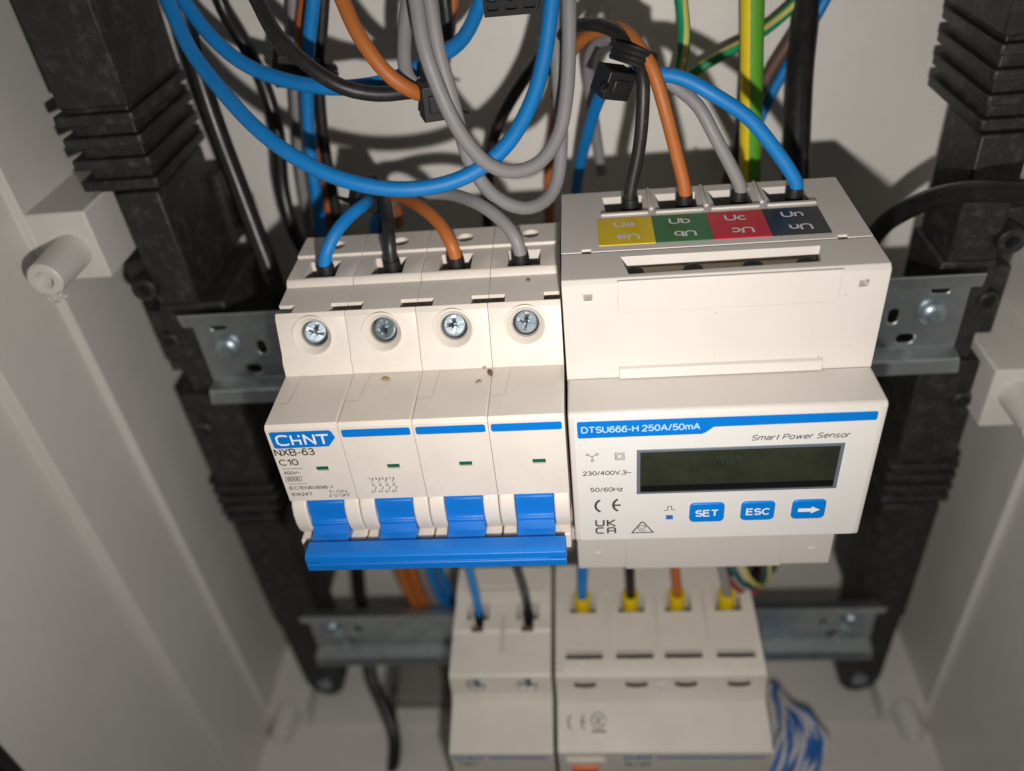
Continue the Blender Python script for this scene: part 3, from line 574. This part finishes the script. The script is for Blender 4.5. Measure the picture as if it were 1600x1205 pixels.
bm = bmesh.new(); add_text(bm, 'CHNT', 84.5, 94.5, Z0+17.6, 2.5, yb, bold=0.22); stroke(bm, [(95.8, Z0+18.9), (132, Z0+18.9)], 0.9, yb); print_obj('blue_print', bm, 'blue_print', rcd)
bm = bmesh.new(); add_text(bm, 'NL1-63', 84.8, 93.5, Z0+13.6, 2.2, yb); print_obj('printed_text', bm, 'ink', rcd)
def slope(pts, w):                                  # print on the sloping shoulder of the residual breaker: (x, distance down the slope)
    bm2 = bmesh.new(); stroke(bm2, pts, w, 0)
    d = Vector((0, -14, -4.3)).normalized(); nn = Vector((0, -4.3, 14)).normalized(); o = Vector((0, -45.5, Z0+27.5))
    for v in bm2.verts: v.co = Vector((v.co.x, 0, 0))+o+d*(-v.co.z)+nn*0.06
    return bm2
def join_bm(a, b):
    me = bpy.data.meshes.new('j'); b.to_mesh(me); b.free(); a.from_mesh(me); bpy.data.meshes.remove(me)
bm = bmesh.new()
for x, e in ((67.6, 0), (72.2, 1)):
    join_bm(bm, slope(arc(x, -6.5, 1.8, 2.6, 118, 242), 0.5))
    if e: join_bm(bm, slope([(x-1.6, -6.5), (x-0.3, -6.5)], 0.5))
join_bm(bm, slope(arc(76.3, -6, 2.4, 2.6, 0, 345, 20), 0.35)); join_bm(bm, slope([(75, -4.8), (77.2, -5.4), (75.4, -6.6), (77.4, -7.3)], 0.4)); join_bm(bm, slope([(73.8, -9.6), (78.8, -9.6)], 0.6))
print_obj('approval_marks', bm, 'ink', rcd)

# ================================================================== TERMINAL BLOCK AT THE TOP
a = at(757, 28, 0); b = at(843, 24, 0)
tb = thing('terminal_block', 'black three way screw terminal block hanging at the top', 'terminal block', ((a.x+b.x)/2, 6, a.z))
c = MB(); wd = (b.x-a.x)/3
for i in range(3): c.lathe([(0, -3), (2.0, -3), (2.0, 2), (0, 2)], (a.x+wd*(i+0.5), 0, a.z+5.2), (0, -1, 0), 24); c.prism(rrect(a.x+wd*(i+0.5)-1.3, a.x+wd*(i+0.5)+1.3, a.z+1.3, a.z+2.6, 0.2, 2), -1, 1.5, 'y')
MB().box(a.x, b.x, 0, 13, a.z, a.z+15).build('block_body', 'block', tb, 0.4, cuts=c)
for i in range(3): cross_screw(tb, (a.x+wd*(i+0.5), 1.2, a.z+5.2), (0, -1, 0), 1.9, (0, 0, 0.35), 0.4+i, 'clamp_screw')

# ================================================================== WIRES
G1 = 'wires feeding the blue handled breaker'; G2 = 'wires feeding the meter'; G3 = 'wires looped above the breaker'; G4 = 'wires feeding the lower breakers'; G5 = 'wires running along the back panel'
def breaker_wire(i, col, mat, pts, label):
    x = 9+18*i
    w = wire(col+'_wire', mat, 1.72, pts, label, group=G1)
    return w
T1 = [(PWx, -15.0) for PWx in (9, 27, 45, 63)]
def end(i, mat, name, pts, label):
    T = at(*((507, 411), (611, 404), (711, 399), (812.5, 394))[i], -18.2); B = Vector((T.x, -18.4, 33))
    P = [at(*p) for p in pts]+[T, T+(B-T)*0.4, B]
    o = mkobj(name, tube_mesh(name, P, 1.72, mats=(mat,)), None, smooth=60); tag(o, label, 'wire', G1)
    ferrule(o, B, T+(B-T)*0.04, 2.2); return o
end(0, 'w_blue', 'blue_wire', [(588, 372, 34), (586, 350, 28), (592, 322, 16), (580, 310, 6), (566, 322, -5), (545, 339, -10), (526, 362, -14.5), (513, 387, -17.2)], 'blue wire curving into the leftmost terminal of the upper breaker')
end(1, 'w_black', 'black_wire', [(600, 372, 34), (601, 345, 26), (596, 316, 14), (600, 312, 3), (605, 340, -10), (608, 375, -16.5)], 'black wire dropping into the second terminal of the upper breaker')
end(2, 'w_orange', 'orange_wire', [(622, 350, 34), (620, 330, 26), (606, 308, 14), (630, 309, 5), (662, 327, -6), (687, 350, -12.5), (703, 377, -17)], 'orange wire curving into the third terminal of the upper breaker')
end(3, 'w_grey', 'grey_wire', [(612, 372, 36), (610, 342, 26), (612, 312, 14), (650, 304, 6), (700, 303, 0), (748, 319, -9), (784, 345, -14), (804, 370, -17.3)], 'grey wire curving into the rightmost terminal of the upper breaker')
def mend(i, mat, name, pts, label, r=1.65):
    x = WC[i]+1.2; P = [q for q in [at(*p) for p in pts] if (q-Vector((x+0.6, -9.2, 50))).length > 9]+[Vector((x+0.6, -9.2, 53)), Vector((x+0.6, -9.2, 49)), Vector((x+0.6, -9.2, 45)), Vector((x+0.6, -9.2, 40))]
    o = mkobj(name, tube_mesh(name, P, r, mats=(mat,)), None, smooth=60); tag(o, label, 'wire', G2)
    ferrule(o, (x+0.6, -9.2, 39.5), (x+0.6, -9.2, 51.6), 2.1); return o
mend(0, 'w_black', 'black_wire', [(855, 110, 34), (864, 75, 26), (890, 46, 18), (925, 38, 10), (962, 50, 4), (990, 82, -1), (1004, 120, -5), (1004, 175, -7), (998, 235, -8)], 'black wire arching through the cable tie into the meter terminal marked Ua')
mend(1, 'w_orange', 'orange_wire', [(868, 150, 36), (880, 105, 30), (905, 66, 20), (940, 46, 12), (975, 48, 5), (1003, 80, -2), (1022, 115, -5), (1040, 175, -7), (1058, 245, -8)], 'orange wire passing through the cable tie into the meter terminal marked Ub')
mend(2, 'w_grey', 'grey_wire', [(940, 270, 46), (930, 200, 40), (920, 130, 30), (922, 85, 22), (942, 62, 14), (975, 68, 6), (1010, 100, 2), (1055, 135, -1), (1090, 165, -4), (1118, 215, -7), (1138, 265, -8)], 'grey wire bending behind the blue one into the meter terminal marked Uc')
mend(3, 'w_blue', 'blue_wire', [(898, 320, 50), (904, 270, 42), (918, 210, 28), (938, 150, 14), (970, 120, 3), (1020, 116, -2), (1065, 122, -4), (1115, 148, -6), (1170, 185, -7), (1212, 235, -8)], 'blue wire arching over the others into the meter terminal marked Un', 1.75)
def cable_tie(label, c, ax, r, head_c, head, tail=None, rot=(0.5, 0.35)):
    t = thing('cable_tie', label, 'cable tie', Vector(c), 'black cable ties round the wire bundles')
    ax = Vector(ax).normalized(); c = Vector(c)
    MB().lathe([(r, -2.1), (r+0.9, -2.1), (r+1.2, -1.5), (r+0.95, -0.9), (r+1.25, -0.3), (r+0.95, 0.3), (r+1.25, 0.9), (r+0.95, 1.5), (r+0.9, 2.1), (r, 2.1), (r, -2.1)], c, ax, 28).build('strap', 'tie', t, smooth=45)
    hx, hy, hz = head; h = Vector(head_c)
    mb = MB().box(-hx, hx, -hy, hy, -hz, hz); mb.box(-hx*0.55, hx*0.55, -hy-0.7, -hy-0.02, -hz*0.5, hz*0.5)
    mb.bm.transform(Matrix.Translation(h) @ Matrix.Rotation(rot[1], 4, 'Y') @ Matrix.Rotation(rot[0], 4, 'Z')); mb.build('tie_head', 'tie', t, 0.5)
    if tail:
        me = tube_mesh('tie_tail', [Vector(p) for p in tail], lambda f: 1.3*(1-0.75*f), n=6, mats=('tie',)); mkobj('tie_tail', me, None, t, smooth=30)
    return t
p = at(990, 88, 0)
cable_tie('black cable tie knotted round the wires above the meter', p, (0.35, 0.25, 0.9), 4.6, at(958, 128, -4), (3.9, 3.2, 3.4), [at(958, 128, -4), at(945, 134, -9), at(941, 142, -12)])
p = at(585, 304, 8)
cable_tie('black cable tie on the bundle just behind the big blue loop', p, (0.9, 0.1, 0.3), 4.4, at(572, 307, 3), (4.0, 3.0, 3.4), [at(572, 307, 3), at(545, 313, 6), at(524, 306, 10)])
p = at(668, 140, 4)
cable_tie('black cable tie joining the orange, black and grey loops at upper centre', p, (0.9, 0.1, -0.2), 4.4, at(677, 157, -2), (3.3, 3.0, 4.4), [at(690, 165, 6), at(712, 172, 8), at(733, 176, 10)], (0.35, 0.05))
p = at(480, 118, 34)
cable_tie('black cable tie strapping the vertical wires beside the left upright', p, (0.0, 0.2, 1), 8.0, at(452, 108, 30), (4.2, 3.0, 4.6))
p = at(525, 300, 36)
# big loops
wire('blue_wire', 'w_blue', 2.02, [(248, -40, 24), (262, 0, 20), (298, 78, 12), (345, 140, 4), (398, 198, -3), (455, 242, -8), (525, 277, -11), (605, 295, -12), (680, 291, -11), (742, 268, -8), (795, 222, -3), (832, 155, 3), (852, 80, 8), (862, 0, 12), (866, -40, 14)], 'large blue loop sagging low across the front of the wires', group=G3)
wire('blue_wire', 'w_blue', 2.0, [(262, -40, 28), (290, 5, 26), (328, 55, 22), (378, 98, 18), (440, 124, 14), (515, 137, 10), (585, 132, 9), (632, 117, 12), (682, 92, 18), (725, 58, 24), (752, 0, 30), (762, -40, 32)], 'shorter blue loop passing behind the orange wire at the top', group=G3)
wire('black_wire', 'w_black', 1.95, [(380, -40, 8), (402, 0, 6), (432, 55, 2), (482, 103, -1), (535, 136, -2), (590, 147, 0), (640, 143, 3), (672, 140, 6)], 'black wire sweeping down from the top left to the centre cable tie', group=G3)
wire('orange_wire', 'w_orange', 1.9, [(520, -40, 4), (535, 0, 2), (562, 58, -2), (602, 112, -4), (640, 140, -3), (672, 148, 2), (700, 138, 14)], 'orange wire sweeping down from the top to the centre cable tie', group=G3)
wire('grey_wire', 'w_grey', 1.8, [(648, -40, 16), (638, 0, 12), (632, 55, 8), (633, 105, 4), (646, 130, 2), (668, 136, 4), (690, 120, 14)], 'short grey wire hooking into the centre cable tie', group=G3)
wire('grey_wire', 'w_grey', 1.85, [(642, -40, -2), (650, 0, -4), (663, 75, -8), (690, 150, -10), (722, 212, -10), (762, 256, -9), (805, 268, -7), (845, 252, -4), (873, 210, 0), (885, 150, 4), (889, 80, 8), (889, 0, 12), (888, -40, 14)], 'front grey loop hanging down in the upper centre', group=G3)
wire('grey_wire', 'w_grey', 1.85, [(662, -40, 2), (671, 0, 0), (685, 80, -3), (705, 150, -5), (722, 215, -6), (738, 262, -6), (772, 306, -5), (815, 325, -3), (850, 315, 1), (870, 285, 5), (877, 225, 10), (874, 150, 16), (868, 60, 22), (862, -40, 30)], 'lower grey loop hanging behind the front one almost to the meter', group=G3)
# wires along the back panel
def v(name, mat, r, pts, label, **k): return wire(name, mat, r, pts, label, group=G5, **k)
v('blue_wire', 'w_blue', 1.95, [(494, -40, 30), (490, 0, 30), (481, 90, 32), (481, 180, 34), (488, 260, 34), (499, 340, 34), (503, 420, 36)], 'straight blue wire running down behind the left of the breaker')
v('orange_wire', 'w_orange', 1.8, [(482, -40, 40), (477, 0, 40), (470, 60, 42), (478, 130, 44), (500, 220, 42), (512, 300, 42), (519, 370, 42), (524, 430, 42)], 'orange wire running down beside the straight blue one')
v('black_wire', 'w_black', 1.8, [(508, -40, 38), (503, 40, 38), (498, 120, 38), (506, 220, 38), (520, 300, 38), (532, 370, 38), (540, 430, 38)], 'black wire running down right of the straight blue one')
v('grey_wire', 'w_grey', 1.6, [(458, -40, 46), (458, 60, 46), (463, 180, 46), (470, 270, 46), (482, 350, 46), (492, 420, 46)], 'grey wire running down left of the straight blue one')
v('black_cable', 'w_cable', 3.0, [(268, -40, 30), (285, 20, 30), (308, 110, 30), (338, 200, 28), (372, 290, 24), (402, 370, 20), (430, 445, 16), (445, 500, 14)], 'glossy black cable running down beside the left upright')
v('black_cable', 'w_cable', 2.2, [(332, -40, 44), (350, 15, 44), (385, 75, 42), (415, 140, 42), (434, 210, 40), (441, 290, 38), (455, 350, 34), (475, 390, 28), (500, 430, 26)], 'second glossy black cable curving down behind the blue loop')
v('black_wire', 'w_black', 1.9, [(692, -40, 48), (695, 0, 48), (700, 50, 46), (692, 90, 44), (668, 128, 38)], 'black wire dropping behind the grey loops at the top')
v('orange_wire', 'w_orange', 1.5, [(712, -40, 50), (706, 30, 50), (700, 80, 48), (690, 120, 42)], 'short piece of orange wire behind the grey loops at the top')
v('black_wire', 'w_black', 1.9, [(868, 30, 52), (850, 80, 50), (815, 130, 46), (788, 175, 44), (772, 215, 44), (764, 260, 46), (762, 330, 48), (764, 400, 48)], 'black wire slanting down behind the big blue loop at right')
v('orange_wire', 'w_orange', 1.7, [(900, 60, 46), (885, 110, 48), (870, 180, 50), (860, 250, 50), (858, 320, 50), (858, 400, 48)], 'orange wire dropping straight down behind the grey loops')
PICK2 = lambda f: 0 if (f < 0.25 or f >= 0.75) else 1
v('earth_wire', ('w_green', 'w_paleyellow'), 1.75, [(1062, -40, 30), (1064, 0, 30), (1069, 45, 31), (1067, 85, 32), (1060, 118, 36), (1050, 140, 44)], 'thin green and yellow earth wire hanging down behind the meter wires', pick=lambda f: 1 if (f < 0.2 or 0.5 < f < 0.7) else 0, twist=0.035, phase=1.2)
v('earth_wire', ('w_green', 'w_paleyellow'), 1.6, [(1060, 135, 50), (1085, 113, 48), (1130, 85, 48), (1180, 58, 50), (1230, 18, 52), (1275, -30, 52)], 'thin green and yellow earth wire slanting up to the right', pick=lambda f: 1 if (f < 0.2 or 0.5 < f < 0.7) else 0, twist=0.04)
v('earth_cable', ('w_green2', 'w_yellow'), 3.25, [(1176, -40, 36), (1175, 60, 36), (1174, 160, 36), (1172, 260, 36), (1172, 340, 36)], 'thick straight cable half yellow and half green behind the meter', pick=lambda f: 1 if f < 0.5 else 0, phase=0.1, cat='cable')
v('black_wire', 'w_black', 1.6, [(1164, -40, 47), (1163, 100, 47), (1157, 200, 47), (1148, 300, 47)], 'thin black wire just behind the thick earth cable')
v('black_cable', 'w_cable', 4.0, [(1264, -40, 55), (1258, 30, 50), (1250, 110, 43), (1246, 190, 36), (1244, 260, 30), (1244, 340, 25)], 'thick glossy black cable standing right of the earth cable', cat='cable')
v('brown_wire', 'w_brown', 1.6, [(1262, 10, 50), (1240, 55, 50), (1205, 110, 51), (1180, 160, 52), (1150, 235, 53), (1130, 300, 54)], 'brown wire slanting down behind the earth cable')
v('blue_wire', 'w_blue', 1.6, [(1310, -40, 50), (1285, 8, 50), (1248, 75, 50), (1215, 130, 51), (1188, 185, 52), (1160, 250, 53), (1140, 300, 54)], 'thin blue wire slanting down behind the thick black cable')
v('black_cable', 'w_cable', 2.9, [(1680, 290, -22), (1600, 299, -14), (1530, 298, -6), (1465, 308, 4), (1412, 330, 16), (1375, 358, 28), (1350, 400, 40), (1340, 470, 46)], 'thick black cable coming in from the right edge and passing behind the meter', cat='cable')
# lower wires
def low(name, mat, r, pts, label, fer=None, fm='tie', fr=2.0):
    P = [at(*p) if len(p) == 3 and not isinstance(p, Vector) else p for p in pts]
    o = mkobj(name, tube_mesh(name, P, r, mats=(mat,)), None, smooth=60); tag(o, label, 'wire', G4)
    if fer: ferrule(o, fer[0], fer[1], fr, fm)
    return o
zt = Z0+41
low('blue_wire', 'w_blue', 1.6, [Vector((18, 30, -52)), Vector((22, 22, -70)), Vector((27, 4, -90)), Vector((31, -8, -101)), Vector((33, -15, -108)), Vector((33, -16, -116))], 'blue wire entering the left pole of the small lower breaker', (Vector((33, -16, -116)), Vector((33, -15.6, -110.5))))
low('black_wire', 'w_black', 1.6, [Vector((30, 30, -48)), Vector((36, 22, -70)), Vector((44, 4, -90)), Vector((49.5, -8, -101)), Vector((51.6, -15, -108)), Vector((51.6, -16, -116))], 'black wire entering the right pole of the small lower breaker', (Vector((51.6, -16, -116)), Vector((51.6, -15.6, -110.5))))
for i, (n, mt, dx) in enumerate((('blue_wire', 'w_blue', 1.5), ('black_wire', 'w_black', 0.0), ('orange_wire', 'w_orange', -1.5), ('grey_wire', 'w_grey', -4.0))):
    x = RW[i]
    low(n, mt, 1.75, [Vector((x+dx+dx, 10, -48)), Vector((x+dx, -2, -75)), Vector((x+dx*0.6, -9, -92)), Vector((x, -13, -104)), Vector((x, -13.6, -118))], ('blue', 'black', 'orange', 'grey')[i]+' wire with a yellow ferrule in the '+('first', 'second', 'third', 'fourth')[i]+' terminal of the wide lower breaker', (Vector((x, -13.6, -117)), Vector((x, -13.4, -103.8))), 'yellow', 3.0)
low('orange_wire', 'w_orange', 2.3, [(618, 845, 22), (628, 895, 18), (642, 930, 16), (660, 958, 15), (684, 990, 15), (700, 1040, 18)], 'orange wire at the left edge of the bundle diving behind the lower rail')
low('orange_wire', 'w_orange', 2.3, [(636, 845, 24), (645, 895, 20), (658, 930, 18), (676, 958, 17), (700, 990, 17), (716, 1040, 20)], 'orange wire second from left in the bundle diving behind the lower rail')
low('grey_wire', 'w_grey', 1.9, [(652, 845, 22), (661, 895, 19), (674, 930, 18), (692, 958, 18), (714, 990, 18), (730, 1040, 20)], 'grey wire in the bundle diving behind the lower rail')
low('blue_wire', 'w_blue', 1.8, [(664, 845, 18), (674, 895, 15), (688, 930, 15), (706, 958, 16), (728, 990, 18), (744, 1040, 20)], 'blue wire right of the grey one in the bundle behind the lower rail')
low('blue_wire', 'w_blue', 1.6, [(680, 845, 24), (690, 895, 22), (703, 930, 20), (720, 958, 20), (740, 990, 20)], 'rightmost blue wire of the bundle behind the lower rail')
low('black_cable', 'w_cable', 3.0, [(556, 860, 44), (563, 930, 36), (572, 1000, 26), (582, 1062, 12), (600, 1105, 2), (616, 1150, -8), (614, 1200, -18), (600, 1260, -28)], 'black cable bending down below the left end of the lower rail')
low('black_cable', 'w_cable', 1.9, [(620, 1000, 30), (618, 1060, 16), (613, 1100, 6), (620, 1150, -4), (642, 1183, -10), (680, 1192, -12), (730, 1182, -10)], 'thin black cable curling under the small lower breaker')
low('red_wire', 'w_red', 1.05, [(1122, 850, -2), (1131, 888, -8), (1141, 909, -10), (1157, 924, -10), (1177, 926, -8), (1189, 912, -4), (1193, 892, 2), (1188, 862, 8)], 'thin red wire bending under the right end of the meter')
low('green_wire', 'w_teal', 1.1, [(1134, 850, 0), (1146, 890, -8), (1160, 912, -10), (1180, 918, -8), (1194, 904, -2), (1196, 872, 6)], 'thin dark green wire bending under the right end of the meter')
low('yellow_wire', 'w_paleyellow', 1.0, [(1150, 850, 2), (1162, 888, -6), (1174, 908, -8), (1188, 916, -6), (1200, 902, 0), (1202, 870, 6)], 'thin yellow wire bending under the right end of the meter')
low('black_wire', 'w_black', 1.4, [(1128, 850, 6), (1138, 886, 0), (1152, 900, -2), (1178, 900, 2), (1206, 890, 10), (1216, 860, 14)], 'thin black wire bending under the right end of the meter')
low('earth_wire', 'w_yellow', 2.4, [Vector((68.5, 6, -28)), Vector((68.8, 0, -52)), Vector((66, 8, -70)), Vector((62, 20, -84))], 'yellow wire showing between the breaker handle and the meter')
low('black_cable', 'w_cable', 4.0, [Vector((158, 46, -40)), Vector((158, 46, -90)), Vector((156, 44, -130)), Vector((152, 44, -170))], 'thick black cable dropping behind the right part of the lower rail')
# coiled blue and white pair, bottom right
coil = thing('twisted_cable', 'coiled bundle of twisted blue and white wires at the lower right', 'cable', at(1240, 1200, -30))
for k in range(11):
    b_ = k/10; dy = random.uniform(-3, 3)
    C = uni([at(1208+6*b_, 1072+4*b_, 2), at(1214+16*b_, 1095+3*b_, -6+dy), at(1222+42*b_, 1120, -16+dy), at(1222+64*b_, 1150+4*b_, -26+dy), at(1213+68*b_, 1184+4*b_, -34+dy), at(1198+60*b_, 1222, -40+dy), at(1190+40*b_, 1262, -44)])
    for j, mt in enumerate(('w_coilblue', 'w_white')):
        P2 = [q+Vector((1.0*math.cos(0.42*i+k+j*math.pi), 1.0*math.sin(0.42*i+k+j*math.pi), 0.3*math.cos(i+k))) for i, q in enumerate(C)]
        mkobj('twisted_strand', tube_mesh('twisted_strand', P2, 1.0, n=8, mats=(mt,), smoothpath=False), None, coil, smooth=60)

# ================================================================== DEBRIS
def debris(name, mat, c, sx, sy, sz, rot, label, cat, n=1):
    bm = bmesh.new(); bmesh.ops.create_icosphere(bm, subdivisions=2, radius=1.0)
    for v_ in bm.verts:
        v_.co *= 1+random.uniform(-0.22, 0.22); v_.co = Vector((v_.co.x*sx, v_.co.y*sy, v_.co.z*sz)); v_.co.rotate(Matrix.Rotation(rot, 3, 'Z')); v_.co += Vector(c)
    me = bpy.data.meshes.new(name); bm.to_mesh(me); bm.free(); return tag(mkobj(name, me, mat, smooth=60), label, cat)
GD = 'bits of dirt lying on the breakers'
def onz(px, py, z):
    d = FW+RT*((px-800)/FPX)-UP*((py-602.5)/FPX); return CAM+d*((z-CAM.z)/d.z)
p = onz(604, 594, 22.6); debris('seed_husk', 'husk', (p.x, p.y, 22.95), 1.25, 0.5, 0.4, -0.25, 'tan seed husk lying on the second pole of the upper breaker', 'husk')
p = onz(766, 584, 22.6); debris('dirt_crumb', 'dirt', (p.x, p.y, 22.95), 0.7, 1.2, 0.45, 0.3, 'dark brown crumb of dirt on the seam between third and fourth pole', 'dirt')
p = onz(748, 598, 22.6); debris('dirt_crumb', 'dirt2', (p.x, p.y, 22.85), 0.8, 0.5, 0.3, 0.5, 'greyish crumb of dirt just left of the dark brown one', 'dirt')
p = onz(757, 575, 22.6); debris('dirt_crumb', 'husk', (p.x, p.y, 22.8), 0.5, 0.35, 0.25, 0.1, 'pale crumb of dirt by the top edge of the third pole', 'dirt')
p = onz(826, 441, 38.5); debris('dirt_crumb', 'dirt2', (p.x, p.y, 38.95), 0.55, 0.9, 0.3, 0.4, 'small crumb of dirt above the rightmost screw', 'dirt')
p = at(9, 387, -46); debris('seed_husk', 'husk', (WL-6.9, p.y, p.z), 0.4, 1.3, 0.5, 0.1, 'tan husk stuck to the left cabinet wall', 'husk')

# ================================================================== millimetres to metres
seen = set(); SC = Matrix.Scale(MM, 4)
for o in list(COL.objects):
    if o.type == 'MESH':
        if o.parent is None and o.data.users == 1:       # origin into the middle of a thing that is one mesh
            cs = [v_.co for v_ in o.data.vertices]; c0 = Vector((sum(q.x for q in cs)/len(cs), sum(q.y for q in cs)/len(cs), min(q.z for q in cs)))
            o.data.transform(Matrix.Translation(-c0)); o.location = o.location+c0
            for ch in o.children: ch.location = ch.location-c0
        if o.data.name not in seen: seen.add(o.data.name); o.data.transform(SC)
        for md in o.modifiers:
            if md.type == 'BEVEL': md.width *= MM
    if o.type in ('MESH', 'EMPTY'): o.location = Vector(o.location)*MM
